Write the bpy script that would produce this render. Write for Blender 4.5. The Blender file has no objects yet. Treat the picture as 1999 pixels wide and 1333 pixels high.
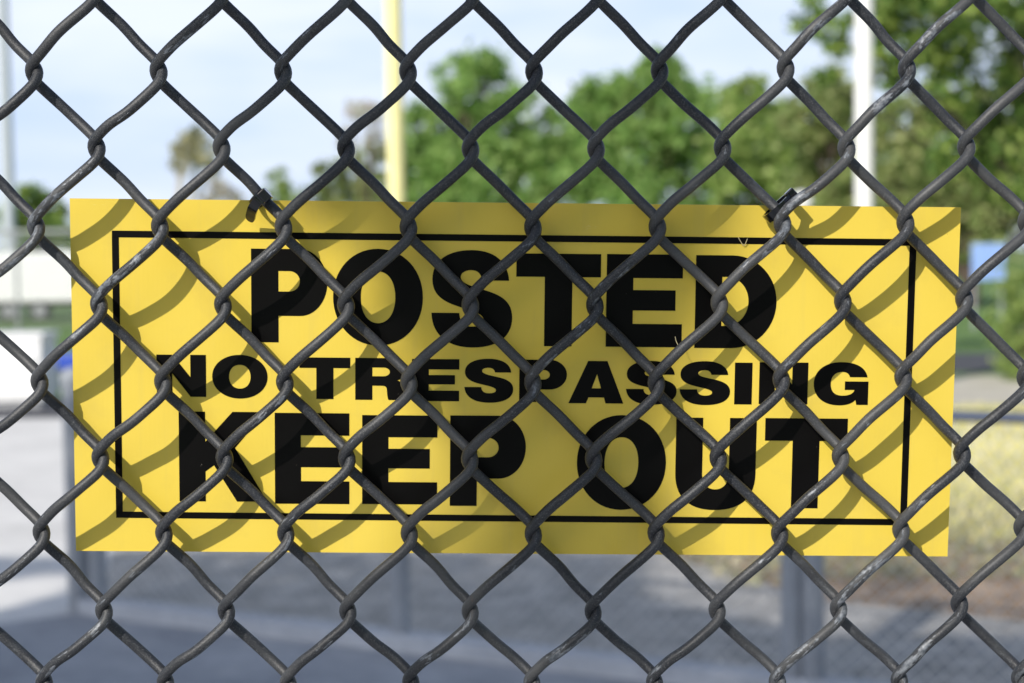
import bpy, bmesh, math, random
import numpy as np
from mathutils import Vector, Matrix

# ------------------------------------------------------------------ camera, world, sun, exposure
scene = bpy.context.scene
COL = scene.collection
F = 3000.0                                   # focal length in photo pixels (photo is 1999 wide)
CAM = Vector((0, 0, 1.6))
ROT = Matrix.Rotation(math.radians(90 - 3.2), 3, 'X') @ Matrix.Rotation(math.radians(-0.85), 3, 'Z')
cam_data = bpy.data.cameras.new('camera')
cam = bpy.data.objects.new('camera', cam_data)
COL.objects.link(cam)
cam.matrix_world = Matrix.Translation(CAM) @ ROT.to_4x4()
cam_data.sensor_width = 23.5
cam_data.lens = 23.5 * F / 1999.0
cam_data.clip_start = 0.02
cam_data.clip_end = 3000
cam_data.dof.use_dof = True
cam_data.dof.focus_distance = 0.785
cam_data.dof.aperture_fstop = 5.0
cam_data.dof.aperture_blades = 7
scene.camera = cam

SUN = Vector((0.62, 1.0, -0.75))             # direction the light travels
SUN_N = SUN.normalized()
sun_data = bpy.data.lights.new('sun', 'SUN')
sun_data.energy = 2.75
sun_data.angle = math.radians(0.53)
sun_data.color = (1.0, 0.95, 0.87)
sun = bpy.data.objects.new('sun', sun_data)
COL.objects.link(sun)
sun.rotation_mode = 'QUATERNION'
sun.rotation_quaternion = SUN.to_track_quat('-Z', 'Y')

world = bpy.data.worlds.new('World')
scene.world = world
world.use_nodes = True
wt = world.node_tree
wt.nodes.clear()
w_out = wt.nodes.new('ShaderNodeOutputWorld')
w_bg = wt.nodes.new('ShaderNodeBackground')
sky = wt.nodes.new('ShaderNodeTexSky')
sky.sky_type = 'NISHITA'
sky.sun_disc = False
sky.sun_elevation = math.asin(-SUN_N.z)
sky.sun_rotation = math.atan2(-SUN.x, -SUN.y)
sky.air_density = 1.0
sky.dust_density = 1.6
sky.ozone_density = 1.5
tc = wt.nodes.new('ShaderNodeTexCoord')
mp = wt.nodes.new('ShaderNodeMapping')
mp.inputs['Scale'].default_value = (2.2, 2.2, 9.0)
cn = wt.nodes.new('ShaderNodeTexNoise')
cn.inputs['Scale'].default_value = 1.6
cn.inputs['Detail'].default_value = 3
cn.inputs['Roughness'].default_value = 0.62
cr = wt.nodes.new('ShaderNodeMapRange')
cr.inputs['From Min'].default_value = 0.35
cr.inputs['From Max'].default_value = 0.65
cr.inputs['To Max'].default_value = 0.88
mixc = wt.nodes.new('ShaderNodeMixRGB')
mixc.inputs[2].default_value = (5.1, 6.25, 8.3, 1)
wt.links.new(tc.outputs['Generated'], mp.inputs['Vector'])
wt.links.new(mp.outputs[0], cn.inputs['Vector'])
wt.links.new(cn.outputs['Fac'], cr.inputs['Value'])
sepw = wt.nodes.new('ShaderNodeSeparateXYZ')
wt.links.new(tc.outputs['Generated'], sepw.inputs[0])
el = wt.nodes.new('ShaderNodeMapRange')          # thin cloud lies in a band above the horizon
el.inputs['From Min'].default_value = 0.16; el.inputs['From Max'].default_value = 0.36
el.inputs['To Min'].default_value = 0.9; el.inputs['To Max'].default_value = 0.05
wt.links.new(sepw.outputs['Z'], el.inputs['Value'])
wt.links.new(el.outputs[0], mixc.inputs[0])
cm = wt.nodes.new('ShaderNodeMath'); cm.operation = 'MULTIPLY'
wt.links.new(cr.outputs[0], cm.inputs[0]); wt.links.new(el.outputs[0], cm.inputs[1])
mixd = wt.nodes.new('ShaderNodeMixRGB'); mixd.inputs[2].default_value = (7.3, 7.8, 8.8, 1)
wt.links.new(cm.outputs[0], mixd.inputs[0]); wt.links.new(mixc.outputs[0], mixd.inputs[1])
wt.links.new(sky.outputs[0], mixc.inputs[1])
wt.links.new(mixd.outputs[0], w_bg.inputs['Color'])
wt.links.new(w_bg.outputs[0], w_out.inputs['Surface'])
w_bg.inputs['Strength'].default_value = 0.086

scene.view_settings.view_transform = 'Standard'
scene.view_settings.look = 'None'
scene.view_settings.exposure = 0.62
scene.view_settings.gamma = 1.0
scene.render.engine = 'CYCLES'
scene.cycles.use_denoising = True
scene.cycles.max_bounces = 8
scene.cycles.sample_clamp_indirect = 8

# ------------------------------------------------------------------ helpers
def ray(px, py):
    return ROT @ Vector(((px - 999.5) / F, -(py - 666.5) / F, -1.0))
def at(px, py, y):                            # point seen at a pixel of the photo, y metres away
    d = ray(px, py)
    return CAM + d * (y / d.y)
def gp(px, py):                               # point of the ground seen at a pixel
    d = ray(px, py)
    return CAM + d * (-CAM.z / d.z)
def tag(o, label=None, cat=None, group=None, kind=None):
    if label: o['label'] = label
    if cat: o['category'] = cat
    if group: o['group'] = group
    if kind: o['kind'] = kind
    return o
def link(name, me, mat=None, parent=None):
    o = bpy.data.objects.new(name, me)
    COL.objects.link(o)
    if mat: me.materials.append(mat)
    if parent:
        o.parent = parent
        o.matrix_parent_inverse = Matrix.Translation(parent.location).inverted()
    return o
def empty(name, loc):
    o = bpy.data.objects.new(name, None)
    o.empty_display_size = 0.2
    o.location = loc
    COL.objects.link(o)
    return o

class MB:
    """collects primitive shapes into one mesh"""
    def __init__(s): s.v = []; s.f = []; s.smooth = []
    def add(s, vs, fs, smooth=False):
        n = len(s.v); s.v += [tuple(v) for v in vs]
        s.f += [tuple(i + n for i in f) for f in fs]; s.smooth += [smooth] * len(fs)
    def box(s, c, size, rot=None, bevel=0.0):
        bm = bmesh.new()
        bmesh.ops.create_cube(bm, size=1.0)
        for v in bm.verts: v.co = Vector((v.co.x * size[0], v.co.y * size[1], v.co.z * size[2]))
        if bevel: bmesh.ops.bevel(bm, geom=list(bm.edges), offset=bevel, segments=2, affect='EDGES', profile=0.6)
        bm.verts.index_update()
        c = Vector(c)
        s.add([(rot @ v.co if rot else v.co) + c for v in bm.verts], [[v.index for v in f.verts] for f in bm.faces], False)
        bm.free()
    def tube(s, pts, radii, n=10, cap=True):
        pts = [Vector(p) for p in pts]
        if not hasattr(radii, '__len__'): radii = [radii] * len(pts)
        vs = []; fs = []
        prev = None
        for i, p in enumerate(pts):
            t = (pts[min(i + 1, len(pts) - 1)] - pts[max(i - 1, 0)]).normalized()
            if prev is None:
                a = t.orthogonal().normalized()
            else:
                a = (prev - t * prev.dot(t)).normalized()
            prev = a
            b = t.cross(a)
            for k in range(n):
                th = 2 * math.pi * k / n
                vs.append(p + (a * math.cos(th) + b * math.sin(th)) * radii[i])
        for i in range(len(pts) - 1):
            for k in range(n):
                k2 = (k + 1) % n
                fs.append((i * n + k, i * n + k2, (i + 1) * n + k2, (i + 1) * n + k))
        s.add(vs, fs, True)
        if cap:
            m = len(pts) - 1
            s.add(vs[:n], [tuple(reversed(range(n)))]); s.add(vs[m * n:], [tuple(range(n))])
    def lathe(s, c, prof, n=24):
        c = Vector(c); vs = []; fs = []
        for r, z in prof:
            for k in range(n):
                th = 2 * math.pi * k / n
                vs.append(c + Vector((r * math.cos(th), r * math.sin(th), z)))
        for i in range(len(prof) - 1):
            for k in range(n):
                k2 = (k + 1) % n
                fs.append((i * n + k, i * n + k2, (i + 1) * n + k2, (i + 1) * n + k))
        s.add(vs, fs, True)
    def build(s, name, mat=None, parent=None):
        me = bpy.data.meshes.new(name)
        me.from_pydata(s.v, [], s.f)
        me.polygons.foreach_set('use_smooth', s.smooth)
        me.update()
        return link(name, me, mat, parent)

# ------------------------------------------------------------------ materials
def new_mat(name):
    m = bpy.data.materials.new(name); m.use_nodes = True
    nt = m.node_tree; nt.nodes.clear()
    out = nt.nodes.new('ShaderNodeOutputMaterial')
    bs = nt.nodes.new('ShaderNodeBsdfPrincipled')
    nt.links.new(bs.outputs[0], out.inputs['Surface'])
    return m, nt, bs, out
def nz(nt, vec, scale, detail=4, rough=0.6):
    n = nt.nodes.new('ShaderNodeTexNoise')
    n.inputs['Scale'].default_value = scale; n.inputs['Detail'].default_value = detail
    n.inputs['Roughness'].default_value = rough
    if vec is not None: nt.links.new(vec, n.inputs['Vector'])
    return n.outputs['Fac']
def ramp(nt, fac, stops, interp='LINEAR'):
    r = nt.nodes.new('ShaderNodeValToRGB'); r.color_ramp.interpolation = interp
    els = r.color_ramp.elements
    while len(els) < len(stops): els.new(0.5)
    for e, (p, c) in zip(els, stops):
        e.position = p; e.color = tuple(c) + (1,) if len(c) == 3 else c
    nt.links.new(fac, r.inputs[0])
    return r.outputs[0]
def mrange(nt, fac, a, b, lo=0.0, hi=1.0):
    r = nt.nodes.new('ShaderNodeMapRange')
    r.inputs['From Min'].default_value = a; r.inputs['From Max'].default_value = b
    r.inputs['To Min'].default_value = lo; r.inputs['To Max'].default_value = hi
    nt.links.new(fac, r.inputs['Value'])
    return r.outputs[0]
def mul(nt, a, b, op='MULTIPLY'):
    n = nt.nodes.new('ShaderNodeMath'); n.operation = op
    for i, x in enumerate((a, b)):
        if isinstance(x, (int, float)): n.inputs[i].default_value = x
        else: nt.links.new(x, n.inputs[i])
    return n.outputs[0]
def mix(nt, fac, a, b):
    n = nt.nodes.new('ShaderNodeMixRGB')
    if isinstance(fac, (int, float)): n.inputs[0].default_value = fac
    else: nt.links.new(fac, n.inputs[0])
    for i, x in ((1, a), (2, b)):
        if isinstance(x, tuple): n.inputs[i].default_value = tuple(x) + (1,)
        else: nt.links.new(x, n.inputs[i])
    return n.outputs[0]
def bump(nt, bs, h, strength, dist):
    b = nt.nodes.new('ShaderNodeBump')
    b.inputs['Strength'].default_value = strength; b.inputs['Distance'].default_value = dist
    nt.links.new(h, b.inputs['Height']); nt.links.new(b.outputs[0], bs.inputs['Normal'])
def objco(nt):
    return nt.nodes.new('ShaderNodeTexCoord').outputs['Object']
def scaled(nt, vec, s):
    m = nt.nodes.new('ShaderNodeMapping'); m.inputs['Scale'].default_value = s
    nt.links.new(vec, m.inputs['Vector']); return m.outputs[0]

def noisy(name, c1, c2, scale, rough=0.8, bump_s=0.0, bump_d=0.01, detail=5, spec=0.3, metallic=0.0, sc=(1, 1, 1)):
    m, nt, bs, out = new_mat(name)
    v = scaled(nt, objco(nt), sc)
    a = nz(nt, v, scale, detail)
    b = nz(nt, v, scale * 7.3, 3)
    f = mul(nt, mul(nt, a, 0.7), mul(nt, b, 0.3), 'ADD')
    nt.links.new(ramp(nt, f, [(0.35, c1), (0.65, c2)]), bs.inputs['Base Color'])
    bs.inputs['Roughness'].default_value = rough
    bs.inputs['Specular IOR Level'].default_value = spec
    bs.inputs['Metallic'].default_value = metallic
    if bump_s: bump(nt, bs, b, bump_s, bump_d)
    return m

def foliage(name, c1, c2, c3, trans=0.35):
    m, nt, bs, out = new_mat(name)
    g = nt.nodes.new('ShaderNodeNewGeometry')
    col = ramp(nt, g.outputs['Random Per Island'], [(0.0, c1), (0.45, c2), (0.85, c3), (1.0, c3)])
    big = nz(nt, objco(nt), 0.9, 3)
    hs = nt.nodes.new('ShaderNodeHueSaturation')
    nt.links.new(col, hs.inputs['Color'])
    nt.links.new(mrange(nt, big, 0.3, 0.7, 1.1, 1.6), hs.inputs['Value'])
    nt.links.new(hs.outputs[0], bs.inputs['Base Color'])
    bs.inputs['Roughness'].default_value = 0.5
    bs.inputs['Specular IOR Level'].default_value = 0.35
    tr = nt.nodes.new('ShaderNodeBsdfTranslucent')
    nt.links.new(hs.outputs[0], tr.inputs['Color'])
    mx = nt.nodes.new('ShaderNodeMixShader'); mx.inputs[0].default_value = trans
    nt.links.new(bs.outputs[0], mx.inputs[1]); nt.links.new(tr.outputs[0], mx.inputs[2])
    nt.links.new(mx.outputs[0], out.inputs['Surface'])
    return m

YAW, LEAN, FD = 0.0151, 0.039, 0.7789         # the near fabric leans slightly towards the camera at the top
def wire_material():
    m, nt, bs, out = new_mat('weathered_black_wire')
    tcn = nt.nodes.new('ShaderNodeTexCoord')
    uv = tcn.outputs['UV']; ob = tcn.outputs['Object']
    grain = nz(nt, ob, 1500, 3, 0.7)
    base = ramp(nt, grain, [(0.34, (0.014, 0.016, 0.021)), (0.56, (0.034, 0.036, 0.042)), (0.72, (0.15, 0.15, 0.15))])
    fade = nz(nt, ob, 14, 3)
    base = mix(nt, mrange(nt, fade, 0.44, 0.68, 0.0, 0.6), base, (0.10, 0.10, 0.10))
    # long flaking patches where the coat has worn off, mostly on the outward side of the wire
    chips = nz(nt, scaled(nt, uv, (1.0, 1.0, 1.0)), 1.0, 6, 0.62)
    where = nz(nt, ob, 9, 2)
    geo = nt.nodes.new('ShaderNodeNewGeometry')
    sep = nt.nodes.new('ShaderNodeSeparateXYZ')
    nt.links.new(geo.outputs['Normal'], sep.inputs[0])
    front = mrange(nt, mul(nt, sep.outputs['Y'], -1.0), 0.15, 0.6)
    sp = nt.nodes.new('ShaderNodeSeparateXYZ'); nt.links.new(ob, sp.inputs[0])
    # how far the wire stands out of the middle plane of the fabric: the outer turns get rubbed
    off = mul(nt, mul(nt, mul(nt, sp.outputs['X'], YAW), mul(nt, sp.outputs['Z'], -LEAN), 'ADD'), FD + LEAN * 1.5354, 'ADD')
    outer = mul(nt, off, sp.outputs['Y'], 'SUBTRACT')
    front = mul(nt, front, mrange(nt, outer, 0.0008, 0.006, 0.12, 1.0))
    s = mul(nt, chips, mrange(nt, where, 0.45, 0.65, -0.12, 0.06), 'ADD')
    s = mul(nt, mrange(nt, s, 0.557, 0.582), front)
    tone = ramp(nt, nz(nt, ob, 420, 3), [(0.35, (0.065, 0.075, 0.09)), (0.68, (0.25, 0.265, 0.29))])
    col = mix(nt, s, base, tone)
    # thin bright scratches
    scr = nz(nt, scaled(nt, uv, (4.0, 0.7, 1.0)), 2.0, 5, 0.7)
    scm = mul(nt, mrange(nt, scr, 0.68, 0.72, 0, 0.5), front)
    col = mix(nt, scm, col, (0.34, 0.33, 0.31))
    rust = mrange(nt, nz(nt, ob, 60, 3), 0.74, 0.78, 0, 0.5)
    col = mix(nt, rust, col, (0.16, 0.075, 0.035))
    nt.links.new(col, bs.inputs['Base Color'])
    nt.links.new(mrange(nt, s, 0, 1, 0.46, 0.36), bs.inputs['Roughness'])
    bs.inputs['Specular IOR Level'].default_value = 0.42
    h = mul(nt, mul(nt, grain, 0.5), mul(nt, s, -0.45), 'ADD')
    bump(nt, bs, h, 0.55, 0.0005)
    return m

def sign_material():
    m, nt, bs, out = new_mat('yellow_corrugated_plastic')
    ob = objco(nt)
    v = scaled(nt, ob, (1, 1, 1))
    big = nz(nt, v, 6, 2)
    col = mix(nt, mrange(nt, big, 0.3, 0.7), (0.755, 0.56, 0.066), (0.79, 0.595, 0.086))
    spots = mrange(nt, nz(nt, ob, 210, 2), 0.775, 0.80, 0, 0.55)
    col = mix(nt, spots, col, (0.16, 0.11, 0.03))
    dirt = mrange(nt, nz(nt, ob, 35, 5), 0.52, 0.75, 0, 0.14)
    col = mix(nt, dirt, col, (0.35, 0.26, 0.10))
    streak = mrange(nt, nz(nt, scaled(nt, ob, (90, 1, 5)), 1.0, 4), 0.55, 0.80, 0, 0.16)
    col = mix(nt, streak, col, (0.46, 0.37, 0.17))
    scuff = mrange(nt, nz(nt, scaled(nt, ob, (40, 1, 160)), 1.0, 5, 0.7), 0.68, 0.74, 0, 0.25)
    col = mix(nt, scuff, col, (0.86, 0.80, 0.50))
    nt.links.new(col, bs.inputs['Base Color'])
    nt.links.new(mrange(nt, nz(nt, ob, 22, 4), 0.3, 0.7, 0.28, 0.46), bs.inputs['Roughness'])
    bs.inputs['Specular IOR Level'].default_value = 0.5
    w = nt.nodes.new('ShaderNodeTexWave'); w.wave_type = 'BANDS'; w.bands_direction = 'X'
    w.inputs['Scale'].default_value = 130; w.inputs['Distortion'].default_value = 0.3
    nt.links.new(ob, w.inputs['Vector'])
    bump(nt, bs, w.outputs['Fac'], 0.035, 0.0003)
    return m

def ink_material():
    m, nt, bs, out = new_mat('black_print')
    ob = objco(nt)
    sp = mrange(nt, nz(nt, ob, 340, 2), 0.76, 0.80, 0, 0.5)
    col = mix(nt, sp, (0.0032, 0.0028, 0.0028), (0.22, 0.20, 0.17))
    nt.links.new(col, bs.inputs['Base Color'])
    bs.inputs['Roughness'].default_value = 0.36
    bs.inputs['Specular IOR Level'].default_value = 0.13
    return m

def plain(name, c, rough=0.5, spec=0.5, metallic=0.0, var=0.12, scale=8):
    c2 = tuple(min(1, x * (1 + var)) for x in c); c1 = tuple(x * (1 - var) for x in c)
    return noisy(name, c1, c2, scale, rough, 0, 0, 4, spec, metallic)

M_WIRE = wire_material()
M_YEL = sign_material()
M_INK = ink_material()
M_TIE = plain('black_nylon', (0.006, 0.0065, 0.009), 0.12, 0.6, 0, 0.2, 300)
M_STRAW = plain('dry_straw', (0.55, 0.48, 0.28), 0.7)
M_POST = plain('grey_coated_steel', (0.33, 0.35, 0.38), 0.45, 0.4)
M_RAIL = plain('blue_black_rail', (0.035, 0.055, 0.105), 0.4, 0.5)
M_MESH2 = plain('galvanised_wire', (0.68, 0.67, 0.64), 0.5, 0.5)
M_CONC = noisy('concrete', (0.60, 0.585, 0.56), (0.80, 0.78, 0.75), 0.9, 0.85, 0.25, 0.004)
M_SHADE_TONE = noisy('worn_asphalt', (0.27, 0.28, 0.305), (0.46, 0.47, 0.49), 1.6, 0.9, 0.3, 0.004)  # dark tone standing in for tree shade on the near paving
M_KERB = noisy('kerb_concrete', (0.42, 0.44, 0.48), (0.60, 0.62, 0.66), 4, 0.85, 0.3, 0.004)
M_GRAV = noisy('grey_gravel', (0.22, 0.215, 0.21), (0.66, 0.63, 0.59), 6, 0.9, 0.9, 0.03)
M_MULCH = noisy('brown_leaf_litter', (0.20, 0.13, 0.085), (0.66, 0.49, 0.35), 7, 0.95, 0.9, 0.05)
M_DRYG = noisy('dry_grass', (0.38, 0.37, 0.15), (0.64, 0.58, 0.32), 2.2, 0.95, 0.9, 0.05)
M_LAWN = noisy('lawn', (0.09, 0.16, 0.045), (0.17, 0.27, 0.08), 1.2, 0.95, 0.8, 0.05)
M_ASPH = noisy('asphalt', (0.06, 0.062, 0.07), (0.11, 0.11, 0.12), 5, 0.9, 0.5, 0.01)
M_PAVE = noisy('pale_path', (0.46, 0.42, 0.34), (0.62, 0.58, 0.50), 1.5, 0.9, 0.3, 0.01)
M_BARK = noisy('bark', (0.06, 0.045, 0.035), (0.17, 0.13, 0.10), 9, 0.95, 1.0, 0.04, sc=(1, 1, 0.25))
M_DARKBARK = noisy('dark_bark', (0.025, 0.02, 0.016), (0.07, 0.055, 0.045), 9, 0.95, 1.0, 0.04, sc=(1, 1, 0.25))
M_PALEBARK = noisy('pale_bark', (0.40, 0.37, 0.32), (0.62, 0.58, 0.52), 5, 0.9, 0.5, 0.02, sc=(1, 1, 0.3))
M_WHITE = plain('white_paint', (0.80, 0.80, 0.79), 0.4, 0.5, 0, 0.04)
M_YPOLE = plain('yellow_paint', (0.84, 0.78, 0.38), 0.32, 0.5, 0, 0.05)
M_PALE = plain('pale_grey_steel', (0.50, 0.54, 0.58), 0.5, 0.4)
M_GREY = plain('grey_steel', (0.32, 0.33, 0.34), 0.5, 0.4)
M_DARK = plain('dark_rubber', (0.03, 0.03, 0.033), 0.7, 0.3)
M_BLUE = plain('blue_paint', (0.035, 0.085, 0.48), 0.4, 0.5)
M_SKYBLUE = plain('light_blue_board', (0.28, 0.42, 0.78), 0.5, 0.4)
L_GREEN = foliage('leaves_green', (0.13, 0.235, 0.06), (0.21, 0.34, 0.095), (0.33, 0.45, 0.15), 0.5)
L_GREEN2 = foliage('leaves_yellow_green', (0.15, 0.24, 0.06), (0.26, 0.36, 0.10), (0.40, 0.47, 0.17), 0.5)
L_OLIVE = foliage('leaves_olive', (0.15, 0.22, 0.07), (0.27, 0.33, 0.12), (0.42, 0.43, 0.20), 0.5)
L_DARK = foliage('leaves_dark', (0.045, 0.10, 0.025), (0.13, 0.23, 0.05), (0.36, 0.45, 0.12), 0.45)
L_BROWN = foliage('leaves_autumn', (0.30, 0.32, 0.17), (0.42, 0.41, 0.24), (0.50, 0.45, 0.30), 0.5)
L_RED = foliage('leaves_reddish', (0.40, 0.33, 0.31), (0.50, 0.44, 0.40), (0.46, 0.48, 0.32), 0.5)

# ------------------------------------------------------------------ near chain-link fence
def fplane(x, z, off=0.0):
    return FD + off + YAW * (x - 0.0016) - LEAN * (z - 1.5354)
def on_fence(px, py, off=0.0):
    d = ray(px, py)
    # CAM + d*s with y = FD + off + YAW*(x-.0016) - LEAN*(z-1.5354)
    s = (FD + off + YAW * (CAM.x - 0.0016) - LEAN * (CAM.z - 1.5354) - CAM.y) / (d.y - YAW * d.x + LEAN * d.z)
    return CAM + d * s
KROWS = {  # wire crossings measured along the fabric: row -> (column, x, y)
 0: [(0,66,137),(2,309,136),(4,552,136),(6,796,136),(8,1042,136),(10,1287,134),(12,1533,129),(14,1770,130)],
 1: [(1,188,285),(3,432,285),(5,675,286),(7,918,287),(9,1163,286),(11,1410,284),(13,1652,285),(15,1886,282)],
 2: [(0,70,440),(2,312,440),(4,553,440),(6,797,440),(8,1040,440),(10,1283,439),(12,1527,432),(14,1767,430),(16,2004,428)],
 3: [(1,193,592),(3,435,592),(5,675,592),(7,918,592),(9,1161,592),(11,1404,588),(13,1645,584),(15,1882,579)],
 4: [(0,77,743),(2,318,743),(4,556,743),(6,798,743),(8,1040,743),(10,1281,744),(12,1525,737),(14,1763,732)],
 5: [(1,196,891),(3,438,891),(5,677,892),(7,917,893),(9,1159,892),(11,1402,890),(13,1641,887),(15,1878,881)],
 6: [(0,81,1037),(2,320,1038),(4,558,1038),(6,799,1038),(8,1041,1039),(10,1281,1037),(12,1522,1038),(14,1759,1030)],
 7: [(1,203,1190),(3,442,1190),(5,679,1190),(7,918,1190),(9,1158,1190),(11,1400,1187),(13,1637,1184),(15,1873,1174)]}
meas = {}
for r, l in KROWS.items():
    for c, px, py in l:
        meas[(c, r)] = on_fence(px, py)
def terms(c, r):
    cc = min(max(c, -3), 19); rr = min(max(r, -2), 11)
    return [1, c, r, cc * rr, cc * cc]
A = np.array([terms(c, r) for c, r in meas], float)
AX = np.linalg.lstsq(A, np.array([p.x for p in meas.values()]), rcond=None)[0]
AZ = np.linalg.lstsq(A, np.array([p.z for p in meas.values()]), rcond=None)[0]
krng = random.Random(5)
knots = {}
C0, C1, R0, R1 = -34, 52, -10, 38
for r in range(R0, R1 + 1):
    for c in range(C0, C1 + 1):
        if (c + r) % 2: continue
        if (c, r) in meas:
            p = meas[(c, r)]; knots[(c, r)] = (p.x, p.z)
        else:
            t = np.array(terms(c, r), float)
            knots[(c, r)] = (float(AX @ t) + krng.gauss(0, 0.0004), float(AZ @ t) + krng.gauss(0, 0.0004))
PX = 0.0002600                                # metres per photo pixel at the fence
WR = 0.00272
FR = 0.0072
# shape of one turn of a woven wire, as offsets from the crossing it leaves / the one it reaches
FRONT = [(10.6, 0, 0, 0.0), (8.5, 14, 0, 0.34), (-1, 28.5, 0, 0.60), (-36, 58.5, 0, 0.95), (-69, 85.5, 0, 1.02),
         (28.5, -43.5, 1, 0.86), (9.5, -24, 1, 0.62), (-4, -11.5, 1, 0.32)]
BACK = [(-10.6, 0, 0, 0.0), (-7, 13, 0, -0.31), (7, 27.5, 0, -0.60), (27, 47, 0, -0.82), (54, 73, 0, -0.99), (-38.5, -51.5, 1, -0.97),
        (-18.5, -32, 1, -0.75), (-6, -19.5, 1, -0.52), (2.5, -9.5, 1, -0.28)]
def catmull(P, sub):
    P = np.array(P); n = len(P)
    out = []
    for i in range(n - 1):
        p0, p1, p2, p3 = P[max(i - 1, 0)], P[i], P[i + 1], P[min(i + 2, n - 1)]
        for k in range(sub):
            t = k / sub
            out.append(0.5 * (2 * p1 + (p2 - p0) * t + (2 * p0 - 5 * p1 + 4 * p2 - p3) * t * t + (3 * p1 - p0 - 3 * p2 + p3) * t ** 3))
    out.append(P[-1])
    return np.array(out)
def wire_mesh(name, parent):
    V = []; Fc = []; UV = []; nv = 0
    wr = random.Random(11)
    for p in range(C0, C1):
        pts = []
        wob = wr.uniform(-1, 1)
        for r in range(R0, R1):
            left = (r + p) % 2 == 0           # at the left crossing of this strand: goes back-right next
            k0 = knots[(p, r)] if left else knots[(p + 1, r)]
            k1 = knots[(p + 1, r + 1)] if left else knots[(p, r + 1)]
            jit = wr.uniform(0.96, 1.05); bow = wr.uniform(-1.6, 1.6)
            for (ox, oy, which, d) in (BACK if left else FRONT):
                b = k1 if which else k0
                mid = 1.0 if abs(oy) > 40 else 0.0
                x = b[0] + (ox + 0.6 * bow * mid) * PX; z = b[1] - (oy + 0.6 * bow * mid) * PX
                dep = -d * FR * jit               # turns that stand out or in sit slightly inward or outward
                x += (x - CAM.x) * dep / FD * 0.75; z += (z - CAM.z) * dep / FD * 0.75
                pts.append((x, z, dep))
        inside = -12 <= p <= 28
        path = catmull(pts, 6 if inside else 2)
        if inside:                            # even spacing, then relax the little kinks a bent wire would not have
            for rep in range(2):
                ll = np.concatenate([[0], np.cumsum(np.linalg.norm(np.diff(path, axis=0), axis=1))])
                tt = np.linspace(0, ll[-1], int(ll[-1] / 0.0021))
                path = np.stack([np.interp(tt, ll, path[:, q]) for q in range(3)], 1)
                for _ in range(3):
                    path[1:-1] = path[1:-1] * .5 + (path[:-2] + path[2:]) * .25
        P = np.stack([path[:, 0], FD + YAW * (path[:, 0] - 0.0016) - LEAN * (path[:, 1] - 1.5354) + path[:, 2], path[:, 1]], 1)
        n = 12 if inside else 6
        T = np.gradient(P, axis=0); T /= np.linalg.norm(T, axis=1)[:, None]
        Yv = np.array([0, 1.0, 0])
        B = np.cross(T, Yv)
        nb = np.linalg.norm(B, axis=1)[:, None]
        # keep a stable frame: perpendicular to the tangent, nearest the fence plane
        B = B / np.maximum(nb, 1e-6)
        for i in range(1, len(B)):
            q = B[i - 1] - T[i] * np.dot(B[i - 1], T[i]); q /= np.linalg.norm(q)
            B[i] = q * 0.85 + B[i] * 0.15 * np.sign(np.dot(B[i], q) or 1); B[i] -= T[i] * np.dot(B[i], T[i]); B[i] /= np.linalg.norm(B[i])
        N = np.cross(B, T)
        L = np.concatenate([[0], np.cumsum(np.linalg.norm(np.diff(P, axis=0), axis=1))])
        th = np.arange(n) * 2 * math.pi / n
        ring = P[:, None, :] + WR * (np.cos(th)[None, :, None] * B[:, None, :] + np.sin(th)[None, :, None] * N[:, None, :])
        V.append(ring.reshape(-1, 3)); m = len(P)
        i = np.arange(m - 1)[:, None]; k = np.arange(n)[None, :]; k2 = (k + 1) % n
        f = np.stack([i * n + k, i * n + k2, (i + 1) * n + k2, (i + 1) * n + k], -1).reshape(-1, 4) + nv
        Fc.append(f); nv += m * n
        # uv: u round the wire, v along it, scaled so that flakes come out long and narrow
        u0 = (k / n * 5.0) + 0 * i; u1 = ((k + 1) / n * 5.0) + 0 * i
        va = (L[:-1] * 75)[:, None] + p * 37.7 + 0 * k; vb = (L[1:] * 75)[:, None] + p * 37.7 + 0 * k
        UV.append(np.stack([np.stack([u0, va], -1), np.stack([u1, va], -1), np.stack([u1, vb], -1), np.stack([u0, vb], -1)], 2).reshape(-1, 2))
    V = np.concatenate(V); Fc = np.concatenate(Fc); UV = np.concatenate(UV)
    me = bpy.data.meshes.new(name)
    me.vertices.add(len(V)); me.vertices.foreach_set('co', V.astype(np.float32).ravel())
    me.loops.add(len(Fc) * 4); me.loops.foreach_set('vertex_index', Fc.astype(np.int32).ravel())
    me.polygons.add(len(Fc)); me.polygons.foreach_set('loop_start', np.arange(0, len(Fc) * 4, 4, dtype=np.int32))
    me.polygons.foreach_set('loop_total', np.full(len(Fc), 4, dtype=np.int32))
    me.update(calc_edges=True)
    me.polygons.foreach_set('use_smooth', np.ones(len(Fc), dtype=bool))
    uvl = me.uv_layers.new(name='UVMap')
    uvl.data.foreach_set('uv', UV.astype(np.float32).ravel())
    me.update()
    return link(name, me, M_WIRE, parent)

xl, xr = knots[(C0, R0)][0], knots[(C1, R0)][0]
fence = tag(empty('chain_link_fence', (0, fplane(0, 0), 0)),
            'weathered black chain-link fence in sharp focus, crossing in front of the yellow sign', 'fence')
wire_mesh('wire_mesh', fence)
ztop = knots[(C0, R0)][1] + 0.01
for x in (xl - 0.03, xr + 0.03):
    b = MB(); b.tube([(x, fplane(x, 0, .03), -0.05), (x, fplane(x, ztop, .03), ztop + 0.06)], 0.03, 20)
    b.build('post', M_POST, fence)
b = MB(); b.tube([(xl, fplane(xl, ztop, .035), ztop), (xr, fplane(xr, ztop, .035), ztop)], 0.021, 16)
b.build('top_rail', M_POST, fence)

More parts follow.
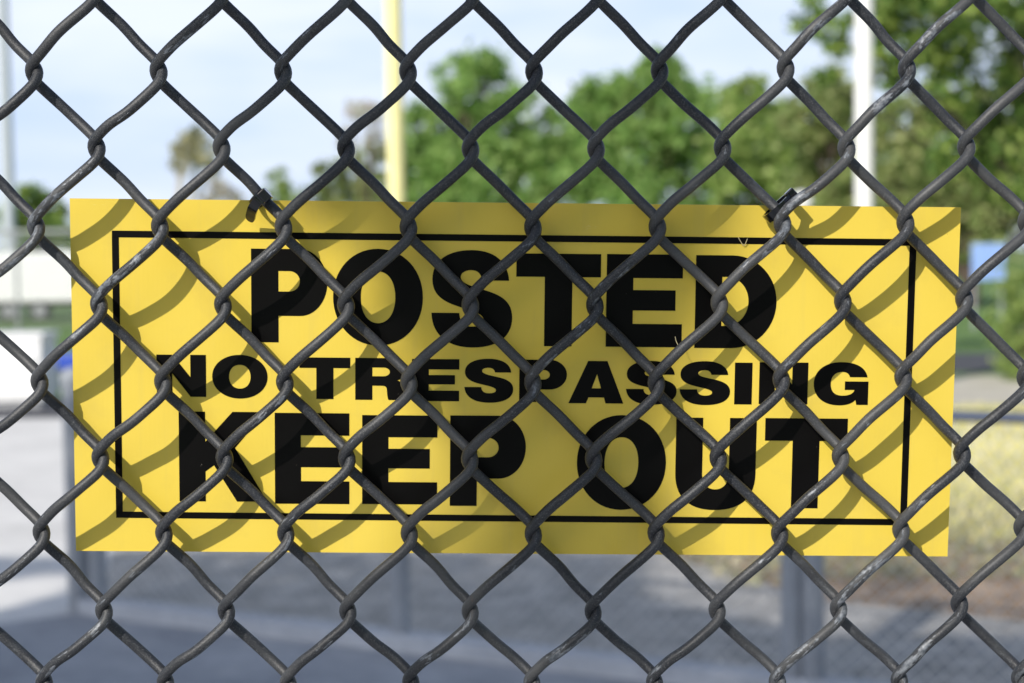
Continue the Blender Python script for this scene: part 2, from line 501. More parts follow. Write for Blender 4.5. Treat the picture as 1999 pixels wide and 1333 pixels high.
# ------------------------------------------------------------------ the sign
SPOS = Vector((0.001567, 0.794357, 1.535446))
SROT = (Matrix.Rotation(0.014044, 3, 'Z') @ Matrix.Rotation(0.04267, 3, 'X') @ Matrix.Rotation(0.0244, 3, 'Y'))
SW, SH = 0.457, 0.1832
sign = empty('warning_sign', SPOS)
sign.rotation_euler = SROT.to_euler()
tag(sign, 'yellow plastic POSTED NO TRESPASSING KEEP OUT sign hung behind the black chain-link fence', 'sign')
def on_sign(name, me, mat):
    o = bpy.data.objects.new(name, me); COL.objects.link(o); me.materials.append(mat); o.parent = sign
    return o
# panel: a thin sheet with rounded edges, very slightly bowed
def panel():
    nx, nzn = 60, 24
    bm = bmesh.new()
    grid = {}
    for side in (0, 1):
        for i in range(nx + 1):
            for j in range(nzn + 1):
                x = (i / nx - .5) * SW; z = (j / nzn - .5) * SH
                y = 0.0 + side * 0.0038
                if side == 0: pass
                grid[(side, i, j)] = bm.verts.new((x, y, z))
    for i in range(nx):
        for j in range(nzn):
            bm.faces.new([grid[(0, i, j)], grid[(0, i + 1, j)], grid[(0, i + 1, j + 1)], grid[(0, i, j + 1)]])
            bm.faces.new([grid[(1, i, j)], grid[(1, i, j + 1)], grid[(1, i + 1, j + 1)], grid[(1, i + 1, j)]])
    for i in range(nx):
        bm.faces.new([grid[(0, i, 0)], grid[(1, i, 0)], grid[(1, i + 1, 0)], grid[(0, i + 1, 0)]])
        bm.faces.new([grid[(0, i, nzn)], grid[(0, i + 1, nzn)], grid[(1, i + 1, nzn)], grid[(1, i, nzn)]])
    for j in range(nzn):
        bm.faces.new([grid[(0, 0, j)], grid[(0, 0, j + 1)], grid[(1, 0, j + 1)], grid[(1, 0, j)]])
        bm.faces.new([grid[(0, nx, j)], grid[(1, nx, j)], grid[(1, nx, j + 1)], grid[(0, nx, j + 1)]])
    bmesh.ops.recalc_face_normals(bm, faces=list(bm.faces))
    me = bpy.data.meshes.new('panel'); bm.to_mesh(me); bm.free()
    return me
on_sign('panel', panel(), M_YEL)

# glyph outlines in a unit box (x 0..1, y 0..1). A contour is a list of points;
# a 6-tuple is a cubic segment (handle, handle, end) from the previous point
def ell(x0, y0, x1, y1, k=0.5523, ccw=True):
    cx, cy, rx, ry = (x0 + x1) / 2, (y0 + y1) / 2, (x1 - x0) / 2, (y1 - y0) / 2
    return [(x1, cy), (x1, cy + ry * k, cx + rx * k, y1, cx, y1), (cx - rx * k, y1, x0, cy + ry * k, x0, cy),
            (x0, cy - ry * k, cx - rx * k, y0, cx, y0), (cx + rx * k, y0, x1, cy - ry * k, x1, cy)]
def bowl(xs, y0, y1, x1, r):
    """closed half-round shape from xs to x1; r = radius (x) of the round end"""
    ry = (y1 - y0) / 2; k = 0.5523
    return [(xs, y0), (x1 - r, y0), (x1 - r + r * k, y0, x1, y0 + ry * (1 - k), x1, y0 + ry),
            (x1, y1 - ry * (1 - k), x1 - r + r * k, y1, x1 - r, y1), (xs, y1)]
def poly(*p): return [tuple(q) for q in p]
def glyph(ch, w, h, sv, t1=None, o=None):
    """w, h: size in mm; sv: upright stroke in mm. All fractions taken from the printed letters"""
    s = sv / w
    o = o or {}
    if ch == 'I': return [poly((0, 0), (1, 0), (1, 1), (0, 1))]
    if ch == 'O':
        yy = o.get('ty', 0.235)
        return [ell(0, 0, 1, 1, 0.57), ell(s, yy, 1 - s, 1 - yy, 0.60)]
    if ch == 'T':
        b = o.get('bar', 0.25)
        return [poly((0, 1), (0, 1 - b), (.5 - s / 2, 1 - b), (.5 - s / 2, 0), (.5 + s / 2, 0), (.5 + s / 2, 1 - b), (1, 1 - b), (1, 1))]
    if ch == 'E':
        a, m0, m1, bt, mr = o.get('e', (0.75, 0.385, 0.605, 0.245, 0.91))
        tr = o.get('tr', 1.0)
        return [poly((0, 0), (1, 0), (1, bt), (s, bt), (s, m0), (mr, m0), (mr, m1), (s, m1), (s, a), (tr, a), (tr, 1), (0, 1))]
    if ch == 'P':
        lo = o.get('lo', 0.31); c0, c1, cx = o.get('c', (0.545, 0.765, 0.64))
        r = o.get('r', 0.34)
        out = [(0, 0), (s, 0), (s, lo)] + bowl(s, lo, 1, 1, r)[1:]
        out[-1] = (0, 1)
        return [out, bowl(s, c0, c1, cx, o.get('cr', 0.15))]
    if ch == 'D':
        c0, c1, cx = o.get('c', (0.24, 0.77, 0.655))
        return [bowl(0, 0, 1, 1, 0.55), bowl(s, c0, c1, cx, 0.27)]
    if ch == 'U':
        k = .5523
        return [[(0, 1), (0, .40), (0, .12, .20, 0, .5, 0), (.80, 0, 1, .12, 1, .40), (1, 1), (1 - s, 1), (1 - s, .40),
                 (1 - s, .29, .60, .225, .5, .225), (.40, .225, s, .29, s, .40), (s, 1)]]
    if ch == 'N':
        return [poly((0, 0), (s, 0), (s, .56), (1 - s * 1.0, 0), (1, 0), (1, 1), (1 - s, 1), (1 - s, .47), (s * 1.02, 1), (0, 1))]
    if ch == 'K':
        return [poly((0, 0), (s, 0), (s, .335), (.395, .405), (.655, 0), (1, 0), (.635, .60), (.985, 1), (.61, 1), (s, .665), (s, 1), (0, 1))]
    if ch == 'A':
        return [poly((0, 0), (.32, 0), (.365, .14), (.645, .14), (.675, 0), (1, 0), (.70, 1), (.35, 1)),
                poly((.515, .69), (.42, .355), (.59, .355))]
    if ch == 'R':
        out = [(0, 0), (s, 0), (s, .34), (.50, .34), (.585, .34, .60, .31, .605, .22), (.61, .10, .62, .03, .635, 0), (1, 0), (1, .03),
               (.965, .05, .955, .12, .95, .22), (.94, .36, .90, .43, .80, .47), (.92, .51, .975, .60, .975, .73),
               (.975, .92, .85, 1, .66, 1), (0, 1)]
        return [out, bowl(s, .565, .775, .66, .12)]
    if ch == 'S':
        return [[(.957, .69), (.94, .88, .78, 1, .5, 1), (.2, 1, .01, .89, .01, .70), (.01, .50, .22, .45, .40, .405),
                 (.56, .365, .645, .34, .645, .285), (.645, .23, .57, .215, .50, .215), (.42, .215, .35, .25, .345, .355), (0, .355),
                 (.01, .14, .18, 0, .51, 0), (.83, 0, 1, .12, 1, .31), (1, .50, .82, .555, .62, .60), (.48, .635, .36, .66, .36, .725),
                 (.36, .77, .42, .795, .49, .795), (.57, .795, .61, .76, .625, .69)]]
    if ch == 'G':
        return [[(.98, .655), (.95, .87, .78, 1, .5, 1), (.2, 1, 0, .80, 0, .5), (0, .2, .18, 0, .47, 0), (.60, 0, .71, .04, .77, .13),
                 (.79, .015), (1, .015), (1, .555), (.57, .555), (.57, .36), (.75, .36), (.73, .27, .65, .225, .53, .225),
                 (.38, .225, .31, .33, .31, .5), (.31, .67, .39, .775, .52, .775), (.60, .775, .64, .73, .66, .655)]]
def flat(contour, n=14):
    pts = []
    for q in contour:
        if len(q) == 2: pts.append(q)
        else:
            p0 = pts[-1]; a, b, c = q[0:2], q[2:4], q[4:6]
            for i in range(1, n + 1):
                t = i / n; u = 1 - t
                pts.append(tuple(u ** 3 * p0[k] + 3 * u * u * t * a[k] + 3 * u * t * t * b[k] + t ** 3 * c[k] for k in (0, 1)))
    if math.dist(pts[0], pts[-1]) < 1e-6: pts.pop()
    return pts
def word_mesh(name, letters):
    cu = bpy.data.curves.new(name, 'CURVE'); cu.dimensions = '2D'; cu.fill_mode = 'BOTH'
    for (ch, x0, x1, y0, y1, sv, o) in letters:
        w, h = x1 - x0, y1 - y0
        for c in glyph(ch, w, h, sv, o=o):
            pts = flat(c)
            sp = cu.splines.new('POLY'); sp.points.add(len(pts) - 1); sp.use_cyclic_u = True
            for i, (u, v) in enumerate(pts):
                sp.points[i].co = ((x0 + u * w) / 1000, (y0 + v * h) / 1000, 0, 1)
    cu.extrude = 0.00006
    tmp = bpy.data.objects.new('tmp', cu); COL.objects.link(tmp)
    dg = bpy.context.evaluated_depsgraph_get(); dg.update()
    me = bpy.data.meshes.new_from_object(tmp.evaluated_get(dg))
    bpy.data.objects.remove(tmp); bpy.data.curves.remove(cu)
    me.name = name
    for v in me.vertices: v.co = (v.co.x, -0.00016 - v.co.z, v.co.y * 1.029)
    me.update()
    return on_sign(name, me, M_INK)
LE = {'e': (0.745, 0.395, 0.615, 0.25, 0.91)}
KE = {'e': (0.755, 0.405, 0.625, 0.25, 0.90)}
word_mesh('lettering', [('P', -136.4, -97.4, 18.2, 65.0, 13.9, {'lo': .285, 'c': (.545, .765, .64), 'r': .36, 'cr': .14}),
    ('O', -94.4, -48.2, 17.0, 65.5, 14.2, {'ty': .232}), ('S', -43.8, -2.1, 16.4, 65.3, 0, {}),
    ('T', -0.2, 43.4, 17.4, 63.9, 14.2, {'bar': .25}), ('E', 46.4, 85.7, 17.4, 64.0, 13.8, LE),
    ('D', 92.4, 134.5, 17.2, 63.9, 13.7, {})])
word_mesh('lettering', [('N', -185.4, -160.0, -9.7, 11.5, 8.0, {}), ('O', -156.8, -128.3, -10.4, 11.7, 8.7, {'ty': .228})])
SE = {'e': (0.755, 0.40, 0.62, 0.25, 0.91)}
word_mesh('lettering', [('T', -111.8, -85.6, -10.3, 10.7, 8.8, {'bar': .25}), ('R', -83.0, -55.9, -10.5, 10.7, 8.8, {}),
    ('E', -53.7, -29.2, -10.9, 10.4, 8.7, SE), ('S', -26.5, -1.2, -11.5, 10.8, 0, {}),
    ('P', 1.9, 26.6, -11.0, 10.5, 8.9, {'lo': .30, 'c': (.535, .76, .64), 'r': .36, 'cr': .13}),
    ('A', 27.5, 56.1, -11.4, 10.1, 0, {}), ('S', 57.4, 83.7, -11.8, 10.4, 0, {}), ('S', 85.3, 111.5, -11.8, 10.5, 0, {}),
    ('I', 113.8, 122.9, -11.3, 9.9, 9, {}), ('N', 126.6, 152.0, -11.0, 10.2, 8.2, {}), ('G', 155.1, 183.6, -11.4, 10.6, 0, {})])
word_mesh('lettering', [('K', -174.3, -128.7, -63.0, -17.2, 13.6, {}), ('E', -124.7, -86.1, -63.9, -17.5, 13.5, KE),
    ('E', -79.4, -40.4, -63.8, -18.3, 13.6, KE), ('P', -33.7, 5.7, -64.4, -18.1, 14.0, {'lo': .305, 'c': (.54, .755, .64), 'r': .36, 'cr': .14})])
word_mesh('lettering', [('O', 32.4, 78.9, -65.9, -17.3, 14.4, {'ty': .232}), ('U', 83.9, 125.9, -65.7, -18.3, 14.0, {}),
    ('T', 130.4, 173.5, -64.4, -18.2, 14.0, {'bar': .25})])
b = MB()
for (cx, cz, w, h, rise) in ((-0.0006, 0.0735, 0.4134, 0.0034, -0.0004), (-0.0006, -0.0728, 0.4134, 0.0033, -0.0012)):
    b.box((cx, -0.0001, cz), (w, 0.0002, h), Matrix.Rotation(-math.atan2(rise, w), 3, 'Y'))
for cx in (-0.2056, 0.2044):
    b.box((cx, -0.0001, 0.0003), (0.0035, 0.0002, 0.1440))
me = b.build('border_line', M_INK); me.parent = sign

# ------------------------------------------------------------------ cable ties
def ribbon(b, pts, wdir, width, thick):
    pts = [Vector(p) for p in pts]; vs = []; fs = []
    n = len(pts)
    for i, p in enumerate(pts):
        t = (pts[min(i + 1, n - 1)] - pts[max(i - 1, 0)]).normalized()
        w = (wdir - t * wdir.dot(t)).normalized(); nn = t.cross(w)
        wd = width[i] if hasattr(width, '__len__') else width
        for a, c in ((-1, -1), (1, -1), (1, 1), (-1, 1)):
            vs.append(p + w * a * wd / 2 + nn * c * thick / 2)
    for i in range(n - 1):
        for k in range(4):
            k2 = (k + 1) % 4
            fs.append((i * 4 + k, i * 4 + k2, i * 4 + 4 + k2, i * 4 + 4 + k))
    fs += [(3, 2, 1, 0), tuple((n - 1) * 4 + k for k in range(4))]
    b.add(vs, fs)
AX_DOWN = Vector((0.68, 0.02, -0.73)).normalized()     # direction of the wire the tie grips
AX_UP = Vector((0.73, 0.0, 0.68)).normalized()
def cable_tie(center, ru, rd, head_pt, head_off, label, tail=None):
    t = empty('cable_tie', center)
    tag(t, label, 'cable tie', 'cable ties holding the sign')
    c = Vector(center)
    pts = []
    for i in range(29):
        th = 2 * math.pi * i / 28
        pts.append(c + AX_UP * ru * math.cos(th) + Vector((0, 1, 0)) * rd * math.sin(th))
    b = MB(); ribbon(b, pts, AX_DOWN, 0.0046, 0.0012); b.build('strap', M_TIE, t)
    b = MB()
    R = Matrix((AX_DOWN, Vector((0, 1, 0)), AX_UP)).transposed()
    b.box(head_pt, (0.0062, 0.0052, 0.0048), R, 0.0006)
    b.build('head', M_TIE, t)
    if tail:
        b = MB(); n = len(tail)
        P = catmull([tuple(p) for p in tail], 5)
        wd = [0.0050] * len(P)
        for k, f in enumerate((0.30, 0.72, 0.92)): wd[-1 - k] = 0.0050 * f
        ribbon(b, P, AX_DOWN + Vector((0.25, 0, 0.1)), wd, 0.0013)
        b.build('tail', M_TIE, t)
    return t
c1 = on_fence(509, 388, 0.0065)
cable_tie(c1, 0.0050, 0.0095, on_fence(517, 382, -0.0025), 0,
          'black cable tie with tail pointing down, at the left of the sign top edge',
          [on_fence(511, 387, -0.003), on_fence(502, 394, -0.0030), on_fence(494, 406, -0.0005), on_fence(490, 419, 0.004), on_fence(488, 431, 0.008)])
c2 = on_fence(1522, 404, 0.0065)
cable_tie(c2, 0.0090, 0.0100, on_fence(1546, 381, 0.002), 0,
          'glossy black cable tie with bright glint, at the right of the sign top edge')

# wisps of dry grass caught on the sign and wires
def wisp(name, pts, label, r=0.00022):
    b = MB(); b.tube([Vector(q) for q in catmull([tuple(p) for p in pts], 5)], r, 5)
    o = b.build(name, M_STRAW); tag(o, label, 'grass', 'dry grass wisps caught on the fence')
wisp('grass_wisp', [on_fence(1441, 463, .0145), on_fence(1452, 479, .014), on_fence(1459, 466, .013)],
     'dry V-shaped grass wisp over the top black border line of the sign')
wisp('grass_wisp', [on_fence(1318, 657, .004), on_fence(1320, 666, .003), on_fence(1324, 674, .0)],
     'short pale grass wisp above the wire in front of the E of POSTED')

# ------------------------------------------------------------------ ground
def sheet(name, pts, z, mat, kind='structure'):
    me = bpy.data.meshes.new(name)
    me.from_pydata([(p[0], p[1], z) for p in pts], [], [tuple(range(len(pts)))]); me.update()
    o = link(name, me, mat); o['kind'] = kind
    return o
sheet('ground', [(-900, -60), (900, -60), (900, 1500), (-900, 1500)], 0, M_LAWN)
FA = Vector((-1.9, 6.93, 0)); FB = Vector((2.38, -1.18, 0))
def fl(t, z=0.0): q = FA + FB * t; return Vector((q.x, q.y, z))
e1 = fl(4.2)
sheet('concrete_path', [(-16, -6), (12, -6), (12, e1.y), (e1.x, e1.y), (FA.x, FA.y), (-2.35, 9.0), (-3.4, 15.7), (-16, 15.7)], 0.004, M_CONC)
a = gp(1330, 1092); b_ = gp(1600, 1172); c_ = gp(2000, 1215)
# near side of the low fence: tree shade deepened by a darker sheet
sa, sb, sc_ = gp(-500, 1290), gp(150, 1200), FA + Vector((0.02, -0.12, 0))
sheet('asphalt_path', [(-16, -6), (12, -6), (12, e1.y - 0.1), (e1.x, e1.y - 0.1), (sc_.x, sc_.y), (sb.x, sb.y), (sa.x, sa.y), (-16, sa.y)], 0.008, M_SHADE_TONE)
sheet('gravel_lot', [(FA.x, FA.y), (e1.x, e1.y), (e1.x, 4.5), (c_.x, c_.y), (b_.x, b_.y), (a.x, a.y), (0.4, 9.5), (-2.35, 9.0)], 0.004, M_GRAV)
sheet('mulch_bed', [(a.x, a.y), (b_.x, b_.y), (c_.x, c_.y), (e1.x, 4.5), (e1.x + 2, 7.4), (5, 8.0), (2.4, 8.4), (1.2, 9.3), (0.4, 9.5)], 0.008, M_MULCH)
sheet('dry_grass', [(0.4, 9.5), (1.2, 9.3), (2.4, 8.4), (5, 8.0), (e1.x + 2, 7.4), (16, 8), (16, 15.3), (-3.4, 15.7), (-2.35, 9.0)], 0.004, M_DRYG)
sheet('path', [(-3.4, 15.8), (30, 15.0), (30, 18.8), (-3.0, 19.4)], 0.008, M_PAVE)
sheet('road', [(-3.0, 19.9), (40, 19.6), (40, 23.2), (-3.0, 23.6)], 0.008, M_ASPH)
sheet('gutter', [(-16, 15.7), (-3.4, 15.7), (-3.2, 18.0), (-16, 18.0)], 0.008, M_ASPH)  # dark band across the ground beyond the concrete path
# kerb under the second fence
b = MB()
d = FB.normalized(); nrm = Vector((-d.y, d.x, 0))
q0 = fl(-0.03) ; q1 = fl(4.2)
ang = math.atan2(d.y, d.x)
b.box((q0 + q1) / 2 + Vector((0, 0, 0.03)), ((q1 - q0).length, 0.12, 0.075), Matrix.Rotation(ang, 3, 'Z'), 0.012)
o = b.build('kerb', M_KERB); o['kind'] = 'structure'

# ------------------------------------------------------------------ second chain-link fence (low, blurred)
def link_fence(name, P0, P1, height, post_ts, label, pitch, wr, post_r, rail_r, m_mesh, m_rail, m_post, z0=0.06, group=None):
    root = empty(name, P0)
    tag(root, label, 'fence')
    L = (P1 - P0).length; u = (P1 - P0).normalized(); n = Vector((-u.y, u.x, 0))
    b = MB(); b.tube([P0 + Vector((0, 0, height)), P1 + Vector((0, 0, height))], rail_r, 14); b.build('top_rail', m_rail, root)
    b = MB(); H = height - z0
    s = -H
    def seg(a, c, off):
        a = [max(0, min(L, a[0])), a[1]], c
    k = 0
    while s < L:
        # rising and falling wires, clipped to the length of the fence
        for sgn, off in ((1, wr), (-1, -wr)):
            x0, x1 = (s, s + H); za, zb = (z0, height) if sgn > 0 else (height, z0)
            t0 = max(0, -x0 / H); t1 = min(1, (L - x0) / H)
            if t1 > t0 + 0.01:
                A_ = P0 + u * (x0 + H * t0) + n * off; A_.z = za + (zb - za) * t0
                B_ = P0 + u * (x0 + H * t1) + n * off; B_.z = za + (zb - za) * t1
                b.tube([A_, B_], wr, 4, False)
        s += pitch
    b.build('wire_mesh', m_mesh, root)
    for t in post_ts:
        p = P0 + (P1 - P0) * t
        b = MB(); b.tube([(p.x, p.y, -0.05), (p.x, p.y, height + 0.03)], post_r, 20)
        b.lathe((p.x, p.y, height + 0.03), [(post_r * 1.12, -0.03), (post_r * 1.12, 0.0), (post_r * 0.8, 0.03), (0.001, 0.045)], 16)
        b.build('post', m_post, root)
    return root
t_end = 4.1
low = link_fence('low_chain_link_fence', fl(0, 0.0), fl(t_end), 1.03, [0.0, 0.6 / t_end, 1.218 / t_end, 1.2465 / t_end, 2.0 / t_end, 3.0 / t_end, 1.0],
    'low blurred chain-link fence with blue-grey posts and a dark top rail, behind the yellow sign', 0.060, 0.0023, 0.041, 0.021, M_MESH2, M_RAIL, M_POST)
low_p = fl(-0.022)
b = MB(); b.tube([(low_p.x - 0.05, low_p.y + 0.02, -0.05), (low_p.x - 0.05, low_p.y + 0.02, 1.08)], 0.05, 20)
b.lathe((low_p.x - 0.05, low_p.y + 0.02, 1.08), [(0.056, -0.03), (0.056, 0), (0.04, 0.03), (0.001, 0.045)], 16)
b.build('post', M_POST, low)
far_a = at(-700, 515, 36); far_b = at(520, 515, 36)
far_a.z = far_b.z = 0
link_fence('far_chain_link_fence', far_a, far_b, 2.32, [0, .2, .4, .6, .8, 1.0],
    'pale grey chain-link fence far off, above the white trailer at the left edge', 0.16, 0.006, 0.04, 0.05, M_GREY, M_GREY, M_GREY)

# ------------------------------------------------------------------ poles
def pole(name, px, d, r, h, mat, label, cat, cap=True, r_top=None):
    p = at(px, 500, d)
    root = empty(name, (p.x, p.y, 0)); tag(root, label, cat)
    b = MB(); b.tube([(p.x, p.y, -0.1), (p.x, p.y, h)], [r, r_top or r], 24)
    b.build('pole', mat, root)
    b = MB(); b.lathe((p.x, p.y, 0), [(r * 2.2, 0.0), (r * 2.2, 0.03), (r * 1.25, 0.035), (r * 1.2, 0.12), (r * 1.0, 0.125)], 24)
    b.build('base_plate', mat, root)
    return root, p
pole('tall_pole', 776, 14.0, 0.080, 10.0, M_YPOLE, 'tall pale yellow pole rising left of the big green tree', 'pole')
pole('tall_pole', 1687, 16.0, 0.094, 11.0, M_WHITE, 'tall bright white pole in front of the leafy tree at the right', 'pole')
rt, pp = pole('light_pole', 20, 52.0, 0.22, 16.0, M_PALE, 'pale bluish-grey light pole at the far left edge', 'pole', r_top=0.18)
b = MB(); b.box((pp.x, pp.y, 15.8), (2.4, 0.15, 0.15), None, 0.02); b.build('cross_arm', M_PALE, rt)
for dx in (-0.9, 0, 0.9):
    b = MB(); b.box((pp.x + dx, pp.y - 0.2, 15.55), (0.5, 0.3, 0.35), None, 0.05); b.build('floodlight', M_GREY, rt)
# white globe on a short post, showing just over the sign
g = at(1564, 394, 16.0)
gl = empty('globe_post', (g.x, g.y, 0)); tag(gl, 'small white round-topped post peeking over the sign beside the right cable tie', 'post')
b = MB(); b.tube([(g.x, g.y, 0), (g.x, g.y, g.z - 0.08)], 0.04, 16); b.build('post', M_WHITE, gl)
b = MB(); b.lathe((g.x, g.y, g.z), [(0.001, 0.115)] + [(0.115 * math.sin(a_), 0.115 * math.cos(a_)) for a_ in [i * math.pi / 14 for i in range(1, 14)]] + [(0.001, -0.115)], 20)
b.build('globe', M_WHITE, gl)

# ------------------------------------------------------------------ left-hand things far off
# white trailer
ta = at(-300, 515, 42); tb = at(232, 515, 42)
tr = empty('trailer', ((ta.x + tb.x) / 2, 42, 0)); tag(tr, 'long white blurred trailer with a dark underside, left of the yellow sign', 'trailer')
cx, L = (ta.x + tb.x) / 2, tb.x - ta.x
b = MB(); b.box((cx, 43.1, 1.2), (L, 2.2, 1.36), None, 0.06); b.build('body', M_WHITE, tr)
b = MB(); b.box((cx, 43.1, 0.44), (L - 0.3, 1.7, 0.12)); b.build('chassis', M_DARK, tr)
for i in range(3):
    x = tb.x - 2.2 - i * 0.85
    w = empty('wheel', (x, 42.1, 0.28)); w.parent = tr; w.matrix_parent_inverse = Matrix.Translation(tr.location).inverted()
    b = MB(); b.tube([(x, 42.0, 0.28), (x, 42.2, 0.28)], 0.28, 24)
    t_ = b.build('tyre', M_DARK); t_.parent = w; t_.matrix_parent_inverse = Matrix.Translation((x, 42.1, 0.28)).inverted() @ Matrix.Identity(4)
    b = MB(); b.tube([(x, 41.97, 0.28), (x, 42.02, 0.28)], 0.15, 16)
    t_ = b.build('rim', M_GREY); t_.parent = w; t_.matrix_parent_inverse = Matrix.Translation((x, 42.1, 0.28)).inverted()
b = MB(); b.box((tb.x - 0.45, 42.02, 0.36), (0.9, 0.04, 0.52), None, 0.01); b.build('skirt_panel', M_WHITE, tr)
# white cabinet
p = at(18, 800, 16.8)
cab = empty('utility_cabinet', (p.x, 16.8, 0)); tag(cab, 'white box-shaped cabinet standing on the pavement at the left edge', 'cabinet')
b = MB(); b.box((p.x, 17.1, 0.43), (0.74, 0.6, 0.70), None, 0.03); b.build('body', M_WHITE, cab)
b = MB(); b.box((p.x, 17.1, 0.805), (0.80, 0.66, 0.05), None, 0.015); b.build('lid', M_WHITE, cab)
b = MB(); b.box((p.x, 17.1, 0.04), (0.66, 0.52, 0.08)); b.build('base', M_GREY, cab)
b = MB(); b.box((p.x + 0.26, 16.785, 0.5), (0.03, 0.03, 0.16), None, 0.008); b.build('handle', M_GREY, cab)
# blue bench
p0 = at(84, 706, 19.2); p1 = at(330, 706, 19.2)
bn = empty('bench', ((p0.x + p1.x) / 2, 19.2, 0)); tag(bn, 'low bright blue bench between the white cabinet and the yellow sign', 'bench')
bx, bl = (p0.x + p1.x) / 2, p1.x - p0.x
b = MB(); b.box((bx, 19.35, p0.z), (bl, 0.36, 0.19), None, 0.02); b.build('seat', M_BLUE, bn)
b = MB(); b.box((bx, 19.35, p0.z - 0.14), (bl - 0.1, 0.2, 0.06)); b.build('frame', M_PALE, bn)
for x in (p0.x + 0.12, p1.x - 0.12):
    b = MB(); b.box((x, 19.35, 0.12), (0.08, 0.3, 0.26), None, 0.01); b.build('leg', M_PALE, bn)

# blue board at the right
p0 = at(1897, 476, 30); p1 = at(1962, 546, 30)
bo = empty('notice_board', ((p0.x + p1.x) / 2, 30, 0)); tag(bo, 'light blue board standing between the yellow sign and the round green bush', 'board')
b = MB(); b.box(((p0.x + p1.x) / 2, 30, (p0.z + p1.z) / 2), (p1.x - p0.x, 0.05, p0.z - p1.z), None, 0.01); b.build('panel', M_SKYBLUE, bo)
for x in (p0.x + 0.06, p1.x - 0.06):
    b = MB(); b.tube([(x, 30.05, 0), (x, 30.05, p0.z)], 0.03, 10); b.build('leg', M_GREY, bo)

# ------------------------------------------------------------------ trees
def leaf_mesh(name, pts, size, rng, mat, parent, up=0.35):
    n = len(pts); P = np.array(pts)
    nrm = rng.normal(size=(n, 3)); nrm[:, 2] += up * 2; nrm /= np.linalg.norm(nrm, axis=1)[:, None]
    a = np.cross(nrm, rng.normal(size=(n, 3))); a /= np.linalg.norm(a, axis=1)[:, None]
    b = np.cross(nrm, a)
    s = size * rng.uniform(0.6, 1.3, n)[:, None]
    V = np.stack([P - a * s * .5, P + b * s * .32 + nrm * s * .06, P + a * s * .5, P - b * s * .32 + nrm * s * .06], 1).reshape(-1, 3)
    me = bpy.data.meshes.new(name)
    me.vertices.add(4 * n); me.vertices.foreach_set('co', V.astype(np.float32).ravel())
    me.loops.add(4 * n); me.loops.foreach_set('vertex_index', np.arange(4 * n, dtype=np.int32))
    me.polygons.add(n); me.polygons.foreach_set('loop_start', np.arange(0, 4 * n, 4, dtype=np.int32))
    me.polygons.foreach_set('loop_total', np.full(n, 4, dtype=np.int32))
    me.update(calc_edges=True)
    return link(name, me, mat, parent)
def crown_points(blobs, n, rng, shell=0.55):
    vol = np.array([b[3] ** 2 for b in blobs]); pr = vol / vol.sum()
    idx = rng.choice(len(blobs), n, p=pr)
    # sub-clumps so that the crown breaks into light and dark masses
    out = []
    B = np.array(blobs)
    for k in range(len(blobs)):
        m = int((idx == k).sum())
        if not m: continue
        nc = 26
        d = rng.normal(size=(nc, 3)); d /= np.linalg.norm(d, axis=1)[:, None]
        rad = rng.uniform(shell, 1.0, nc) ** 0.7
        cc = B[k, :3] + d * rad[:, None] * B[k, 3] * 0.82
        j = rng.integers(0, nc, m)
        cs = rng.uniform(0.14, 0.34, nc)[j] * B[k, 3]
        q = rng.normal(size=(m, 3)) * 0.55
        out.append(cc[j] + q * cs[:, None])
    return np.concatenate(out)
def tree(name, px_blobs, d, n, size, mat, label, cat='tree', base_px=None, trunk_r=0.15, bark=None, seed=1, group=None, depth_jit=0.5, shell=0.55, limb=1.0):
    rng = np.random.default_rng(seed)
    k = d / F
    blobs = []
    for (px, py, r) in px_blobs:
        dd = d + rng.uniform(-1, 1) * r * k * depth_jit
        p = at(px, py, dd); blobs.append((p.x, p.y, p.z, r * k))
    B = np.array(blobs)
    bx = at(base_px, 500, d).x if base_px is not None else float((B[:, 0] * B[:, 3]).sum() / B[:, 3].sum())
    root = empty(name, (bx, d, 0)); tag(root, label, cat, group)
    b = MB()
    zt = float(B[:, 2].max()); zl = float(B[:, 2].min())
    fork = max(0.35 * zl, 0.4)
    rr = random.Random(seed)
    b.tube([(bx, d, -0.1), (bx + rr.uniform(-.1, .1), d, fork * .5), (bx + rr.uniform(-.15, .15), d, fork)], [trunk_r * 1.25, trunk_r, trunk_r * .9], 12)
    for (x, y, z, r) in blobs:
        m = Vector((bx, d, fork)).lerp(Vector((x, y, z)), 0.5) + Vector((rr.uniform(-.2, .2), rr.uniform(-.2, .2), 0.15 * (z - fork)))
        b.tube([(bx, d, fork - 0.05), m, (x, y, z)], [trunk_r * .62 * limb, trunk_r * .36 * limb, trunk_r * .12 * limb], 8)
        for _ in range(3):
            e = Vector((x, y, z)) + Vector((rr.gauss(0, 1), rr.gauss(0, 1), rr.gauss(0, .8))).normalized() * r * .75
            b.tube([m, (m + e) / 2 + Vector((0, 0, .1 * r)), e], [trunk_r * .3 * limb, trunk_r * .18 * limb, trunk_r * .05 * limb], 6)
    b.build('trunk', bark or M_BARK, root)
    leaf_mesh('crown', crown_points(blobs, n, rng, shell), size, rng, mat, root)
    return root
FARG = 'trees in the background'
tree('broadleaf_tree', [(935,175,85),(940,138,52),(855,250,85),(1015,240,90),(930,300,125),(825,350,85),(1070,330,85),(890,150,50),(985,400,130),(850,430,110),(800,300,50),(1105,245,55),(1110,330,80)], 60, 17000, 0.34, L_GREEN,
     'large rounded green tree behind the yellow pole, middle of the view', trunk_r=0.28, seed=2, group=FARG)
